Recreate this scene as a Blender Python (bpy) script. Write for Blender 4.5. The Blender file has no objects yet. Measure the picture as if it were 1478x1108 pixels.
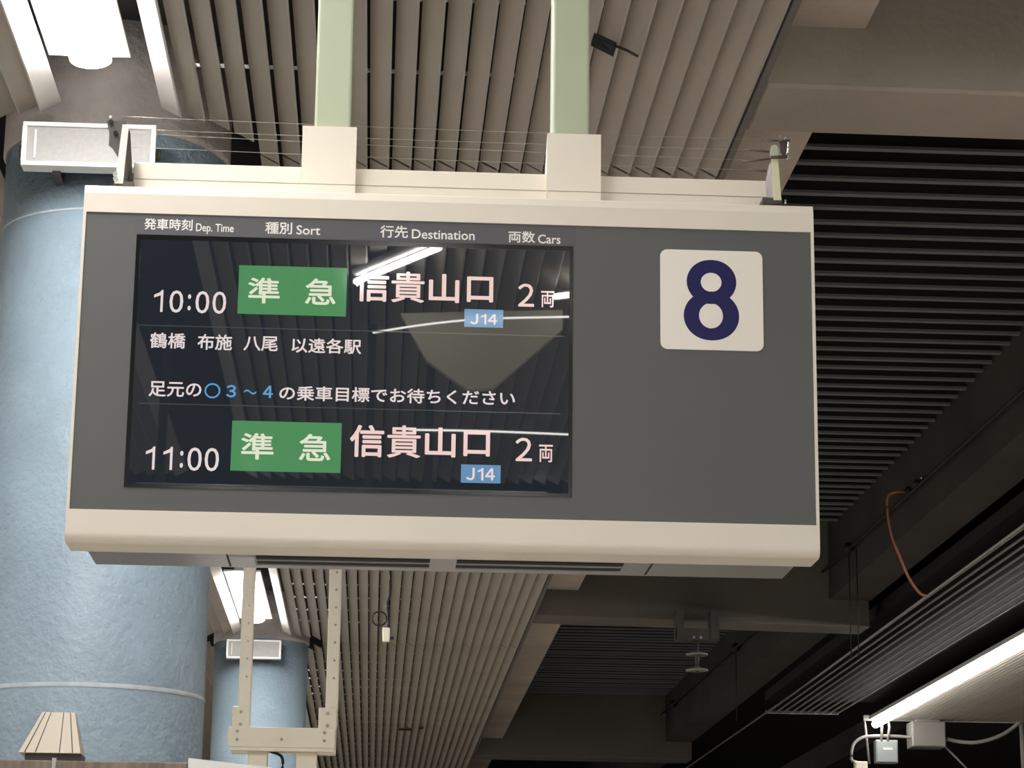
import bpy, bmesh, math, random
from mathutils import Vector, Matrix
random.seed(7)
C = bpy.context.scene.collection
SC = bpy.context.scene

# ------------------------------------------------------------------ camera, world, exposure
CZ = 1.6                                    # eye height of the photographer
cam_d = bpy.data.cameras.new('camera'); cam = bpy.data.objects.new('camera', cam_d); C.objects.link(cam)
RT = ((0.9982959204577537, -0.05722869638076896, 0.011407519798984557),
      (-0.025162383794447987, -0.24577928059180484, 0.968999174237809),
      (-0.05265082752614022, -0.9676349629598616, -0.2468004635702292))
Rm = Matrix(RT)                              # world -> camera
cam.matrix_world = Matrix.Translation((0, 0, CZ)) @ Rm.transposed().to_4x4()
cam_d.sensor_fit = 'HORIZONTAL'; cam_d.sensor_width = 36.0
FPX = 3500.0
cam_d.lens = FPX * 36.0 / 1478.0
cam_d.clip_start = 0.05; cam_d.clip_end = 300
SC.camera = cam

w = bpy.data.worlds.new('world'); SC.world = w; w.use_nodes = True
w.node_tree.nodes['Background'].inputs[0].default_value = (1.0, 0.95, 0.88, 1)
w.node_tree.nodes['Background'].inputs[1].default_value = 0.30
SC.view_settings.view_transform = 'Standard'; SC.view_settings.look = 'None'
SC.view_settings.gamma = 1.0; SC.view_settings.use_curve_mapping = False
SC.view_settings.exposure = 0.60
LAMP = 40.0                                  # luminance of the white tube covers

def sight(px, py, Y):
    """the point seen at photo pixel (px,py) on the vertical plane at distance Y"""
    v = Rm.transposed() @ Vector(((px - 739) / FPX, -(py - 554) / FPX, -1.0))
    v = v * (Y / v.y)
    return Vector((v.x, v.y, v.z + CZ))

def sight_h(px, py, h):
    v = Rm.transposed() @ Vector(((px - 739) / FPX, -(py - 554) / FPX, -1.0))
    v = v * (h / v.z)
    return Vector((v.x, v.y, v.z + CZ))

# ------------------------------------------------------------------ materials
def mat(name, col, rough=0.6, metal=0.0, var=0.0, vscale=6.0, bump=0.0, bscale=40.0, emit=None, estr=0.0, ior=1.45, stretch=None, spec=None):
    m = bpy.data.materials.new(name); m.use_nodes = True
    nt = m.node_tree; b = nt.nodes['Principled BSDF']
    b.inputs['Base Color'].default_value = (*col, 1)
    b.inputs['Roughness'].default_value = rough; b.inputs['Metallic'].default_value = metal
    b.inputs['IOR'].default_value = ior
    if spec is not None: b.inputs['Specular IOR Level'].default_value = spec
    if emit is not None:
        b.inputs['Emission Color'].default_value = (*emit, 1); b.inputs['Emission Strength'].default_value = estr
    tc = None
    if var > 0 or bump > 0:
        tc = nt.nodes.new('ShaderNodeTexCoord'); mp = nt.nodes.new('ShaderNodeMapping')
        nt.links.new(tc.outputs['Object'], mp.inputs[0])
        if stretch: mp.inputs['Scale'].default_value = stretch
    if var > 0:
        n = nt.nodes.new('ShaderNodeTexNoise'); n.inputs['Scale'].default_value = vscale; n.inputs['Detail'].default_value = 6
        nt.links.new(mp.outputs[0], n.inputs['Vector'])
        r = nt.nodes.new('ShaderNodeValToRGB')
        r.color_ramp.elements[0].position = 0.3; r.color_ramp.elements[1].position = 0.7
        r.color_ramp.elements[0].color = (*[c * (1 - var) for c in col], 1)
        r.color_ramp.elements[1].color = (*[min(1, c * (1 + var)) for c in col], 1)
        nt.links.new(n.outputs['Fac'], r.inputs[0]); nt.links.new(r.outputs[0], b.inputs['Base Color'])
    if bump > 0:
        n2 = nt.nodes.new('ShaderNodeTexNoise'); n2.inputs['Scale'].default_value = bscale; n2.inputs['Detail'].default_value = 5
        nt.links.new(mp.outputs[0], n2.inputs['Vector'])
        bp = nt.nodes.new('ShaderNodeBump'); bp.inputs['Strength'].default_value = bump; bp.inputs['Distance'].default_value = 0.02
        nt.links.new(n2.outputs['Fac'], bp.inputs['Height']); nt.links.new(bp.outputs[0], b.inputs['Normal'])
    return m

M = {}
M['cream'] = mat('cream_enamel', (0.85, 0.80, 0.69), 0.45, var=0.02, vscale=3)
M['cream_dark'] = mat('cream_seam', (0.32, 0.29, 0.24), 0.6)
M['panel_grey'] = mat('panel_grey', (0.120, 0.127, 0.125), 0.55, var=0.03, vscale=2)
M['header_grey'] = mat('header_grey', (0.112, 0.112, 0.125), 0.5)
M['screen'] = mat('screen_glass', (0.010, 0.012, 0.016), 0.012, emit=(0.55, 0.75, 1.0), estr=0.010, ior=1.75)
M['bezel'] = mat('screen_bezel', (0.008, 0.009, 0.011), 0.15)
M['t_white'] = mat('lcd_white', (0.02, 0.02, 0.02), 0.06, emit=(0.80, 0.70, 0.69), estr=0.62, ior=1.7)
M['t_cream'] = mat('lcd_cream', (0.02, 0.02, 0.02), 0.06, emit=(0.72, 0.74, 0.58), estr=0.66, ior=1.7)
M['t_pink'] = mat('lcd_pink', (0.02, 0.02, 0.02), 0.06, emit=(0.82, 0.60, 0.56), estr=0.66, ior=1.7)
M['t_green'] = mat('lcd_green', (0.01, 0.02, 0.01), 0.05, emit=(0.065, 0.255, 0.095), estr=0.62, ior=1.7)
M['t_blue'] = mat('lcd_blue_box', (0.01, 0.01, 0.02), 0.05, emit=(0.12, 0.26, 0.45), estr=0.66, ior=1.7)
M['t_cyan'] = mat('lcd_cyan', (0.01, 0.01, 0.02), 0.05, emit=(0.10, 0.33, 0.62), estr=0.66, ior=1.7)
M['t_line'] = mat('lcd_line', (0.02, 0.02, 0.02), 0.06, emit=(0.5, 0.5, 0.5), estr=0.055, ior=1.7)
M['print_white'] = mat('print_white', (0.95, 0.93, 0.87), 0.5)
M['plate_white'] = mat('plate_white', (0.95, 0.915, 0.83), 0.4)
M['navy'] = mat('numeral_navy', (0.012, 0.012, 0.10), 0.4)
M['tray_grey'] = mat('tray_grey_metal', (0.42, 0.42, 0.43), 0.28, metal=0.7)
M['black'] = mat('black_slot', (0.008, 0.008, 0.008), 0.7)
M['green_post'] = mat('pale_green_paint', (0.47, 0.53, 0.38), 0.45, var=0.03, vscale=4)
M['fin'] = mat('fin_brown_grey_paint', (0.45, 0.395, 0.325), 0.5, var=0.10, vscale=2.2, stretch=(3, 0.5, 3))
M['fin_lip'] = mat('fin_worn_lip', (0.50, 0.47, 0.43), 0.5)
M['rail'] = mat('fin_lamplit', (0.70, 0.66, 0.62), 0.45)  # lamp light on the first fins by the slot, put into a paler colour
M['void'] = mat('plenum_dark', (0.016, 0.015, 0.014), 0.9)
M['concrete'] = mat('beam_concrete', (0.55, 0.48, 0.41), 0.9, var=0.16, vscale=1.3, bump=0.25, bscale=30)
M['concrete_old'] = mat('beam_concrete_cross', (0.40, 0.357, 0.295), 0.9, var=0.14, vscale=1.1, bump=0.25, bscale=30)  # base tone of the near cross beams
M['concrete_far_shade'] = mat('beam_concrete_far_shade', (0.155, 0.14, 0.118), 0.9, var=0.14, vscale=1.1, bump=0.25, bscale=30)  # far beams: light falling off with distance put into a darker tone
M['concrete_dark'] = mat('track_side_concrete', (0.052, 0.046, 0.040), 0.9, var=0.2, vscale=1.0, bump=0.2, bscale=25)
M['trim'] = mat('edge_trim_metal', (0.20, 0.18, 0.17), 0.5, metal=0.2)
M['deck'] = mat('deck_slat_steel', (0.22, 0.225, 0.235), 0.5, metal=0.2)
M['deck_blade'] = mat('deck_blade_black', (0.02, 0.02, 0.021), 0.7)
M['blue'] = mat('column_blue_paint', (0.30, 0.395, 0.46), 0.42, var=0.09, vscale=5, bump=0.45, bscale=38)
M['neck'] = mat('column_plaster', (0.46, 0.42, 0.39), 0.9, var=0.15, vscale=6, bump=0.5, bscale=30)
M['ring'] = mat('column_joint_tape', (0.55, 0.60, 0.62), 0.3, var=0.15, vscale=14)
M['white'] = mat('white_enamel', (0.80, 0.79, 0.75), 0.45)
M['glow'] = mat('lit_tube_cover', (0.9, 0.9, 0.9), 0.5, emit=(1.0, 0.97, 0.96), estr=LAMP)
M['glow_far'] = mat('lit_tube_far', (0.9, 0.9, 0.9), 0.5, emit=(1.0, 0.97, 0.96), estr=14)
M['mesh_grey'] = mat('speaker_grille', (0.36, 0.355, 0.33), 0.6, var=0.06, vscale=60)
M['ivory'] = mat('ivory_paint', (0.88, 0.82, 0.66), 0.45, var=0.03, vscale=5)
M['bolt'] = mat('bolt_zinc', (0.33, 0.30, 0.25), 0.4, metal=0.7)
M['chrome'] = mat('bright_zinc', (0.75, 0.74, 0.70), 0.25, metal=0.9)
M['dark_metal'] = mat('dark_weathered_steel', (0.10, 0.088, 0.08), 0.6, metal=0.3)
M['lilac'] = mat('bracket_side_grey', (0.36, 0.34, 0.36), 0.5)
M['yellow_white'] = mat('bracket_pale_yellow', (0.74, 0.74, 0.50), 0.45)
M['copper'] = mat('orange_cable', (0.50, 0.20, 0.09), 0.5)
M['cable_black'] = mat('black_cable', (0.012, 0.012, 0.013), 0.6)
M['wire'] = mat('bare_wire', (0.42, 0.40, 0.37), 0.35, metal=0.6)
M['grey_box'] = mat('junction_box_grey', (0.36, 0.40, 0.38), 0.5)
M['grey_box2'] = mat('junction_box_dull', (0.26, 0.245, 0.22), 0.6)
M['conduit'] = mat('grey_conduit', (0.34, 0.32, 0.29), 0.5)
M['floor'] = mat('floor_tile', (0.62, 0.56, 0.48), 0.55, var=0.06, vscale=1)
M['ballast'] = mat('track_ballast', (0.42, 0.37, 0.32), 0.95, var=0.3, vscale=12)
M['dark_wall'] = mat('dark_tunnel_wall', (0.028, 0.027, 0.026), 0.9, var=0.35, vscale=0.8, stretch=(4, 4, 0.5))
M['porcelain'] = mat('insulator_glaze', (0.30, 0.29, 0.25), 0.25)
M['porcelain_dark'] = mat('insulator_dark_glaze', (0.10, 0.10, 0.09), 0.2)
M['beige_panel'] = mat('beige_rib_panel', (0.42, 0.375, 0.31), 0.6)
M['brown'] = mat('brown_board', (0.20, 0.155, 0.12), 0.6, var=0.3, vscale=9, stretch=(6, 1, 0.4))
M['louver_dark'] = mat('dark_louvre', (0.008, 0.008, 0.008), 0.9, spec=0.05)
M['louver_edge'] = mat('louvre_bright_edge', (0.34, 0.325, 0.30), 0.45)
M['cream_hood'] = mat('hood_beige', (0.60, 0.53, 0.42), 0.5)

# ------------------------------------------------------------------ helpers
def link(name, me, m, parent=None, loc=None):
    o = bpy.data.objects.new(name, me); C.objects.link(o)
    ms = m if isinstance(m, (list, tuple)) else [m]
    if not me.materials:
        for k in ms: me.materials.append(M[k])
    if parent is not None:
        o.parent = parent
        o.matrix_parent_inverse = Matrix.Translation(parent.location).inverted()
    if loc is not None: o.location = loc
    return o

def finish(bm, name, m, parent=None, smooth=False):
    bmesh.ops.recalc_face_normals(bm, faces=bm.faces)
    me = bpy.data.meshes.new(name); bm.to_mesh(me); bm.free()
    if smooth:
        for p in me.polygons: p.use_smooth = True
    return link(name, me, m, parent)

def add_box(bm, x0, x1, y0, y1, z0, z1, bev=0.0, mi=0):
    r = bmesh.ops.create_cube(bm, size=1.0)
    vs = r['verts']
    for v in vs:
        v.co.x = x0 if v.co.x < 0 else x1
        v.co.y = y0 if v.co.y < 0 else y1
        v.co.z = z0 if v.co.z < 0 else z1
    fs = set(f for v in vs for f in v.link_faces)
    for f in fs: f.material_index = mi
    if bev > 0:
        es = list(set(e for v in vs for e in v.link_edges))
        bmesh.ops.bevel(bm, geom=es, offset=bev, segments=2, profile=0.5, affect='EDGES')
    return vs

def box(name, m, x0, x1, y0, y1, z0, z1, parent=None, bev=0.0):
    bm = bmesh.new(); add_box(bm, min(x0, x1), max(x0, x1), min(y0, y1), max(y0, y1), min(z0, z1), max(z0, z1), bev)
    return finish(bm, name, m, parent)

def add_prism(bm, pts, axis, a0, a1, mi=0):
    """closed outline pts extruded along axis: 'x' -> pts are (y,z), 'y' -> (x,z), 'z' -> (x,y)"""
    def mk(p, a):
        if axis == 'x': return (a, p[0], p[1])
        if axis == 'y': return (p[0], a, p[1])
        return (p[0], p[1], a)
    A = [bm.verts.new(mk(p, a0)) for p in pts]; B = [bm.verts.new(mk(p, a1)) for p in pts]
    n = len(pts); fs = [bm.faces.new(A), bm.faces.new(B[::-1])]
    for i in range(n):
        j = (i + 1) % n; fs.append(bm.faces.new((A[i], B[i], B[j], A[j])))
    for f in fs: f.material_index = mi

def prism(name, m, pts, axis, a0, a1, parent=None):
    bm = bmesh.new(); add_prism(bm, pts, axis, a0, a1); return finish(bm, name, m, parent)

def add_tube(bm, pts, r, seg=10, mi=0):
    pts = [Vector(p) for p in pts]; rings = []
    up = Vector((0, 0, 1))
    for i, p in enumerate(pts):
        d = (pts[min(i + 1, len(pts) - 1)] - pts[max(i - 1, 0)]).normalized()
        a = d.cross(up)
        if a.length < 1e-3: a = d.cross(Vector((1, 0, 0)))
        a.normalize(); b = a.cross(d).normalized()
        rings.append([bm.verts.new(p + r * (math.cos(2 * math.pi * k / seg) * a + math.sin(2 * math.pi * k / seg) * b)) for k in range(seg)])
    for i in range(len(pts) - 1):
        for k in range(seg):
            j = (k + 1) % seg
            f = bm.faces.new((rings[i][k], rings[i][j], rings[i + 1][j], rings[i + 1][k])); f.smooth = True; f.material_index = mi
    for ring in (rings[0], rings[-1]):
        f = bm.faces.new(ring); f.material_index = mi

def tube(name, m, pts, r, parent=None, seg=10):
    bm = bmesh.new(); add_tube(bm, pts, r, seg); return finish(bm, name, m, parent)

def spline(pts, n=8):
    """Catmull-Rom through points"""
    P = [Vector(p) for p in pts]; P = [P[0] * 2 - P[1]] + P + [P[-1] * 2 - P[-2]]; out = []
    for i in range(1, len(P) - 2):
        for k in range(n):
            t = k / n
            out.append(0.5 * ((2 * P[i]) + (-P[i - 1] + P[i + 1]) * t + (2 * P[i - 1] - 5 * P[i] + 4 * P[i + 1] - P[i + 2]) * t * t + (-P[i - 1] + 3 * P[i] - 3 * P[i + 1] + P[i + 2]) * t ** 3))
    out.append(P[-2]); return out

def add_lathe(bm, prof, cx, cy, seg=64, mi=0, a0=0.0, a1=2 * math.pi):
    full = abs(a1 - a0 - 2 * math.pi) < 1e-6
    n = seg if full else seg + 1; rings = []
    for r, z in prof:
        rings.append([bm.verts.new((cx + r * math.cos(a0 + (a1 - a0) * k / seg), cy + r * math.sin(a0 + (a1 - a0) * k / seg), z)) for k in range(n)])
    for i in range(len(prof) - 1):
        for k in range(seg):
            j = (k + 1) % n
            f = bm.faces.new((rings[i][k], rings[i][j], rings[i + 1][j], rings[i + 1][k])); f.smooth = True; f.material_index = mi
    return rings

def lathe(name, m, prof, cx, cy, parent=None, seg=64, caps=True):
    bm = bmesh.new(); R_ = add_lathe(bm, prof, cx, cy, seg)
    if caps:
        bm.faces.new(R_[0]); bm.faces.new(R_[-1])
    return finish(bm, name, m, parent)

def thing(name, label, cat, loc=(0, 0, 0), group=None):
    o = bpy.data.objects.new(name, None); C.objects.link(o); o.location = loc; o.empty_display_size = 0.1
    o['label'] = label; o['category'] = cat
    if group: o['group'] = group
    return o

def tag(o, label, cat, group=None):
    o['label'] = label; o['category'] = cat
    if group: o['group'] = group
    return o

def struct(o): o['kind'] = 'structure'; return o

def copy_part(o, parent, dloc=Vector((0, 0, 0))):
    c = o.copy(); C.objects.link(c); c.parent = parent
    c.location = o.location + dloc
    return c

def copy_tree(root, loc, label):
    r = root.copy(); C.objects.link(r); r.location = loc; r['label'] = label
    for ch in list(root.children):
        c = ch.copy(); C.objects.link(c); c.parent = r
        for g in list(ch.children):
            d = g.copy(); C.objects.link(d); d.parent = c
    return r

H = 3.2                     # underside of the fins above the eye
ZF = H + CZ                 # 4.8 m above the platform

# ================================================================== THE SETTING
ceiling = struct(box('ceiling', 'void', -5.0, 1.74, -14, 46, ZF + 0.42, ZF + 0.62))
wf = struct(box('wall_front', 'dark_wall', -5.2, 11.0, -14.3, -14, -1.4, 8.4))
track_ceiling = struct(box('ceiling', 'void', 1.74, 7.5, -14, 46, 4.04 + CZ + 0.22, 4.04 + CZ + 0.4))
floor = struct(box('floor', 'floor', -5.0, 1.9, -14, 46, -0.25, 0.0))
trackbed = struct(box('floor', 'ballast', 1.9, 7.2, -14, 46, -1.35, -1.1))
struct(box('wall_back', 'dark_wall', -5.2, 11.0, 46, 46.3, -1.4, 8.4))
struct(box('wall_right', 'dark_wall', 10.8, 11.0, -14, 46, -1.4, 8.4))
opp_floor = struct(box('floor', 'floor', 7.2, 10.8, -14, 46, -1.35, 0.0))
opp_ceil = struct(box('ceiling', 'void', 7.5, 10.8, -14, 46, ZF + 0.5, ZF + 0.65))

# --- column geometry shared by the fins' cut-outs
COLX, COLR = -0.3355 * H, 0.1345 * H
COLY = [2.86 * H, 7.03 * H]
CUT = 0.182 * H

# --- fins: tilted blades with a pale folded lip, cut round the columns
def fin_mesh(key, y0, y1, side, pale):
    """blade profile hung at x=0 = lower edge; side +1: lower edge on the right"""
    t = 0.003
    w_, r_ = 0.070, 0.036
    prof = [(0, 0), (-w_ * side, r_), (-w_ * side, r_ + t * 1.6), (0, t * 1.6)]
    lip = [(-0.0005 * side, -0.0015), (0.0065 * side, -0.0015), (0.0065 * side, 0.010), (-0.0005 * side, 0.010)]
    bm = bmesh.new()
    add_prism(bm, prof, 'y', 0, y1 - y0, 0); add_prism(bm, lip, 'y', 0, y1 - y0, 1)
    bmesh.ops.recalc_face_normals(bm, faces=bm.faces)
    me = bpy.data.meshes.new('fin'); bm.to_mesh(me); bm.free()
    for k in (('rail', 'rail') if pale else ('fin', 'fin_lip')): me.materials.append(M[k])
    return me
joints = [-1.35 * H, 0.75 * H, 2.85 * H, 4.95 * H, 7.04 * H, 9.15 * H, 11.25 * H, 13.3 * H]
meshes = {}
def place_fin(x, side, pale, jitter):
    for a, b in zip(joints[:-1], joints[1:]):
        a2, b2 = a + 0.012, b - 0.012
        xm = x - 0.035 * side
        for cy in COLY:
            dx = abs(xm - COLX)
            if dx < CUT:
                dy = math.sqrt(CUT ** 2 - dx ** 2)
                if a < cy and b2 > cy - dy and a2 < cy - dy: b2 = min(b2, cy - dy)
                if b > cy and a2 < cy + dy and b2 > cy + dy: a2 = max(a2, cy + dy)
        key = (round(a2, 3), round(b2, 3), side, pale)
        if key not in meshes: meshes[key] = fin_mesh(key, a2, b2, side, pale)
        o = bpy.data.objects.new('fin', meshes[key]); C.objects.link(o); o.parent = ceiling
        o.location = (x + random.uniform(-jitter, jitter), a2, ZF + random.uniform(-jitter, jitter) * 0.6)
for k in range(25):
    place_fin((-0.2470 + 0.02717 * k) * H, 1, k == 0, 0.0012)
for k in range(22):
    place_fin((-0.4060 - 0.0268 * k) * H, -1, k == 0, 0.0012)
# carrier rods threaded above the fins
rod_bm = bmesh.new(); add_tube(rod_bm, [(-0.24 * H, 0, 0), (0.41 * H, 0, 0)], 0.008, 8)
rod = finish(rod_bm, 'carrier_rod', 'rail', ceiling); rod.location = (0, 7.55, ZF + 0.050)
yy = 0.9
ys = [8.22 - 0.66 * i for i in range(1, 12)] + [8.22 + 0.66 * i for i in range(0, 50)]
rod.location.y = ys[0]
for y in ys[1:]:
    if 8.4 < y < 9.4 or 21.8 < y < 23.2: continue
    c = rod.copy(); C.objects.link(c); c.location = (0, y, ZF + 0.050)
bm = bmesh.new(); add_tube(bm, [(-3.0, 0, 0), (-0.41 * H, 0, 0)], 0.008, 8)
rod2 = finish(bm, 'carrier_rod', 'rail', ceiling); rod2.location = (0, ys[0], ZF + 0.050)
for y in ys[1:]:
    if 8.4 < y < 10.0 or 21.8 < y < 23.2: continue
    c = rod2.copy(); C.objects.link(c); c.location = (0, y, ZF + 0.050)
# dark gap strip and metal edge trim beside the last fin
for nm, mt, x0, x1, z0, z1 in (('edge_trim', 'trim', 0.4105 * H, 0.4185 * H, ZF - 0.004, ZF + 0.42),
                               ('trim_flange', 'dark_metal', 0.4075 * H, 0.4105 * H, ZF + 0.010, ZF + 0.03)):
    box(nm, mt, x0, x1, -14, 46, z0, z1, ceiling)

# --- concrete frame of the track side
H1 = 1.0735 * H; ZS = H1 + CZ
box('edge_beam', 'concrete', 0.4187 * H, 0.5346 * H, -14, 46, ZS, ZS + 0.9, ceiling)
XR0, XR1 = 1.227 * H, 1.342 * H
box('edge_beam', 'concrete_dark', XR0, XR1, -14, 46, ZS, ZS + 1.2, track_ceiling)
def cross_beam(y0, y1, skew, m):
    bm = bmesh.new()
    xa, xb = 0.4187 * H, XR0 + (0.36 if skew else 0.0)
    pts = [(xa, y0), (xb, y0 + skew * (xb - xa)), (xb, y1 + skew * (xb - xa)), (xa, y1)]
    add_prism(bm, pts, 'z', ZF, ZF + 1.25)
    bmesh.ops.bevel(bm, geom=list(bm.edges), offset=0.012, segments=1, affect='EDGES')
    return finish(bm, 'cross_beam', m, track_ceiling)
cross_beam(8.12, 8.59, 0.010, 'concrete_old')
cross_beam(20.55, 20.98, 0.09, 'concrete_far_shade')
cross_beam(32.75, 33.3, 0.03, 'concrete_far_shade')
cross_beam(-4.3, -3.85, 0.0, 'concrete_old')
# far cross beams carry the platform ceiling trim too
# deck slats between the cross beams: black blades with a grey lower flange
HL = 1.262 * H; ZL = HL + CZ
bm = bmesh.new()
add_box(bm, 1.72, XR0 - 0.005, -0.022, 0.022, 0.0, 0.016, mi=0)
add_box(bm, 1.72, XR0 - 0.005, -0.004, 0.004, 0.016, 0.15, mi=1)
bmesh.ops.recalc_face_normals(bm, faces=bm.faces)
sm = bpy.data.meshes.new('deck_slat'); bm.to_mesh(sm); bm.free(); sm.materials.append(M['deck']); sm.materials.append(M['deck_blade'])
y = 11.04 - 0.2315 * 9
while y < 32.7:
    if not (20.4 < y < 21.2):
        o = bpy.data.objects.new('deck_slat', sm); C.objects.link(o); o.parent = track_ceiling; o.location = (0, y, ZL + random.uniform(-0.003, 0.003))
        if random.random() < 0.3: o.rotation_euler.x = random.uniform(-0.04, 0.04)
    y += 0.2315

# --- opposite platform canopy: louvred strip and beige ribbed soffit
can = struct(box('ceiling', 'black', 1.375 * H, 7.5, -6, 27.3, ZF + 0.14, ZF + 0.24))
for k in range(10):
    x = (1.383 + 0.0275 * k) * H
    bm = bmesh.new()
    add_prism(bm, [(0, 0), (0.055, 0.04), (0.055, 0.044), (0, 0.004)], 'y', 0, 27.3 + 6, 0)
    add_box(bm, -0.006, 0.006, 0, 33.3, -0.002, 0.012, mi=1)
    o = finish(bm, 'louvre_blade', ['louver_dark', 'louver_edge'], can); o.location = (x, -6, ZF)
box('louvre_end_bar', 'louver_edge', 1.375 * H, 1.636 * H, 27.3, 27.33, ZF - 0.005, ZF + 0.03, can)
for k in range(46):
    x = 1.775 * H + 0.052 * k
    bm = bmesh.new(); add_prism(bm, [(0, 0), (0.034, 0), (0.041, 0.012), (0.051, 0.012), (0.051, 0.02), (0, 0.02)], 'y', 0, 33.6)
    o = finish(bm, 'rib_panel', 'beige_panel', can); o.location = (x, -6, ZF - 0.02)
box('soffit_end_bar', 'louver_edge', 1.745 * H, 1.775 * H + 0.052 * 46, 27.6, 27.64, ZF - 0.03, ZF + 0.03, can)

# ================================================================== COLUMNS
def column(cy, label):
    t = thing('column', label, 'column', (COLX, cy, 0), None)
    lathe('shaft', 'blue', [(COLR, 0.0), (COLR, ZF - 0.02)], COLX, cy, t, 96)
    lathe('neck', 'neck', [(COLR + 0.006, ZF - 0.02), (COLR + 0.012, ZF - 0.015), (COLR + 0.012, ZF + 0.42)], COLX, cy, t, 96)
    return t
col1 = column(COLY[0], 'thick rough-painted pale blue round column close behind the departure board')
col2 = column(COLY[1], 'pale blue round column farther down the platform, behind the ivory hanging frame')
for z, hh, m_ in ((CZ + 1.080, 0.016, 'ring'), (CZ + 2.863, 0.007, 'ring')):
    lathe('joint_band', m_, [(COLR + 0.0015, z - hh / 2), (COLR + 0.0025, z), (COLR + 0.0015, z + hh / 2)], COLX, COLY[0], col1, 96, caps=False)

# ---- box speaker on each column
def speaker(cy, label):
    yf = cy - COLR - 0.15; x0, x1 = -1.362, -0.870; z0, z1 = CZ + 2.975, CZ + 3.146
    t = thing('column_speaker', label, 'speaker', ((x0 + x1) / 2, cy - COLR, z0), 'framed boxes on the blue columns')
    box('housing', 'mesh_grey', x0 + 0.012, x1 - 0.012, yf + 0.02, yf + 0.075, z0 + 0.010, z1 - 0.010, t)
    box('grille', 'mesh_grey', x0 + 0.016, x1 - 0.016, yf + 0.010, yf + 0.02, z0 + 0.014, z1 - 0.014, t)
    bm = bmesh.new(); b = 0.017
    add_box(bm, x0, x1, yf, yf + 0.08, z1 - b, z1, 0.003); add_box(bm, x0, x1, yf, yf + 0.08, z0, z0 + b, 0.003)
    add_box(bm, x0, x0 + b, yf, yf + 0.03, z0 + b, z1 - b); add_box(bm, x1 - b, x1, yf, yf + 0.03, z0 + b, z1 - b)
    finish(bm, 'frame', 'white', t)
    box('label_strip', 'white', x0 + 0.045, x0 + 0.052, yf + 0.004, yf + 0.010, z0 + 0.03, z1 - 0.03, t)
    for xx in (x0 + 0.11, x1 - 0.11):
        box('bracket', 'dark_metal', xx, xx + 0.03, yf + 0.06, yf + 0.22, z0 - 0.015, z1 - 0.02, t)
    for xx in (x0 - 0.008, x1 + 0.0): lathe('knob', 'dark_metal', [(0.012, z0 + 0.05), (0.012, z0 + 0.09)], xx + 0.004, yf + 0.05, t, 16)
    return t
speaker(COLY[0], 'white-framed grey box on the near blue column, left of the departure board')
speaker(COLY[1], 'small white-framed grey box on the far blue column, behind the ivory frame')

# ---- beige ribbed hood on the near column
t = thing('column_hood', 'beige tapered ribbed hood fixed low on the near blue column', 'lamp hood', (-1.13, COLY[0] - COLR, CZ + 0.82))
bm = bmesh.new()
xa, xb, xc, xd = -1.175, -1.061, -1.238, -1.024
zt, zb = CZ + 0.972, CZ + 0.822
v = [bm.verts.new(p) for p in ((xa, 8.66, zt), (xb, 8.66, zt), (xb, 8.74, zt), (xa, 8.74, zt), (xc, 8.58, zb), (xd, 8.58, zb), (xd, 8.74, zb), (xc, 8.74, zb))]
for f in ((0, 1, 2, 3), (4, 5, 6, 7), (0, 1, 5, 4), (1, 2, 6, 5), (2, 3, 7, 6), (3, 0, 4, 7)): bm.faces.new([v[i] for i in f])
finish(bm, 'hood', 'cream_hood', t)
for u in (0.10, 0.27, 0.66, 0.87):
    a = Vector((xa + (xb - xa) * u, 8.6585, zt - 0.002)); b = Vector((xc + (xd - xc) * u, 8.5785, zb + 0.002))
    tube('rib_line', 'dark_metal', [a, b], 0.0016, t, 6)
box('hood_shadow', 'dark_metal', xc + 0.02, xd - 0.0, 8.60, 8.74, zb - 0.03, zb, t)  # dark slab standing in for the shadow under the hood

# ================================================================== CEILING LIGHTS
def strip_light(x, y0, y1, label, group=None, z=ZF + 0.05):
    t = thing('ceiling_light', label, 'light', (x, (y0 + y1) / 2, z), group)
    bm = bmesh.new()
    hw = 0.145
    add_prism(bm, [(x - hw, z + 0.012), (x - hw, z), (x + hw, z), (x + hw, z + 0.012)], 'y', y0, y1)
    finish(bm, 'reflector', 'white', t)
    box('housing', 'white', x - 0.06, x + 0.06, y0 + 0.02, y1 - 0.02, z + 0.012, z + 0.09, t)
    bm = bmesh.new()
    pts = [(x + 0.075 * math.cos(a), z - 0.001 - 0.034 * math.sin(a)) for a in [math.pi * i / 12 for i in range(13)]]
    add_prism(bm, pts, 'y', y0 + 0.05, y1 + 0.03)
    finish(bm, 'tube_cover', 'glow', t, smooth=False)
    for yy_ in (y0 + 0.4, y1 - 0.4): tube('hanger', 'dark_metal', [(x, yy_, z + 0.09), (x, yy_, ZF + 0.42)], 0.006, t, 8)
    return t
LX = -0.332 * H - 0.015
strip_light(LX, 5.75, 8.17, 'bright white strip light in the ceiling slot just before the near column')
strip_light(LX, 3.2, 5.62, 'white strip light in the slot above and left of the board')
strip_light(LX, -8.0, -5.58, 'added unseen white strip light overhead far behind the viewer')  # added out of view to light the board's front
strip_light(LX, 10.4, 12.8, 'white strip light in the slot just beyond the near column')
strip_light(LX, 15.3, 17.7, 'white strip light in the slot halfway between the columns')
strip_light(LX, 18.9, 21.35, 'bright white strip light in the ceiling slot just before the far column')
strip_light(LX, 24.0, 26.4, 'white strip light in the slot behind the far column')

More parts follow.
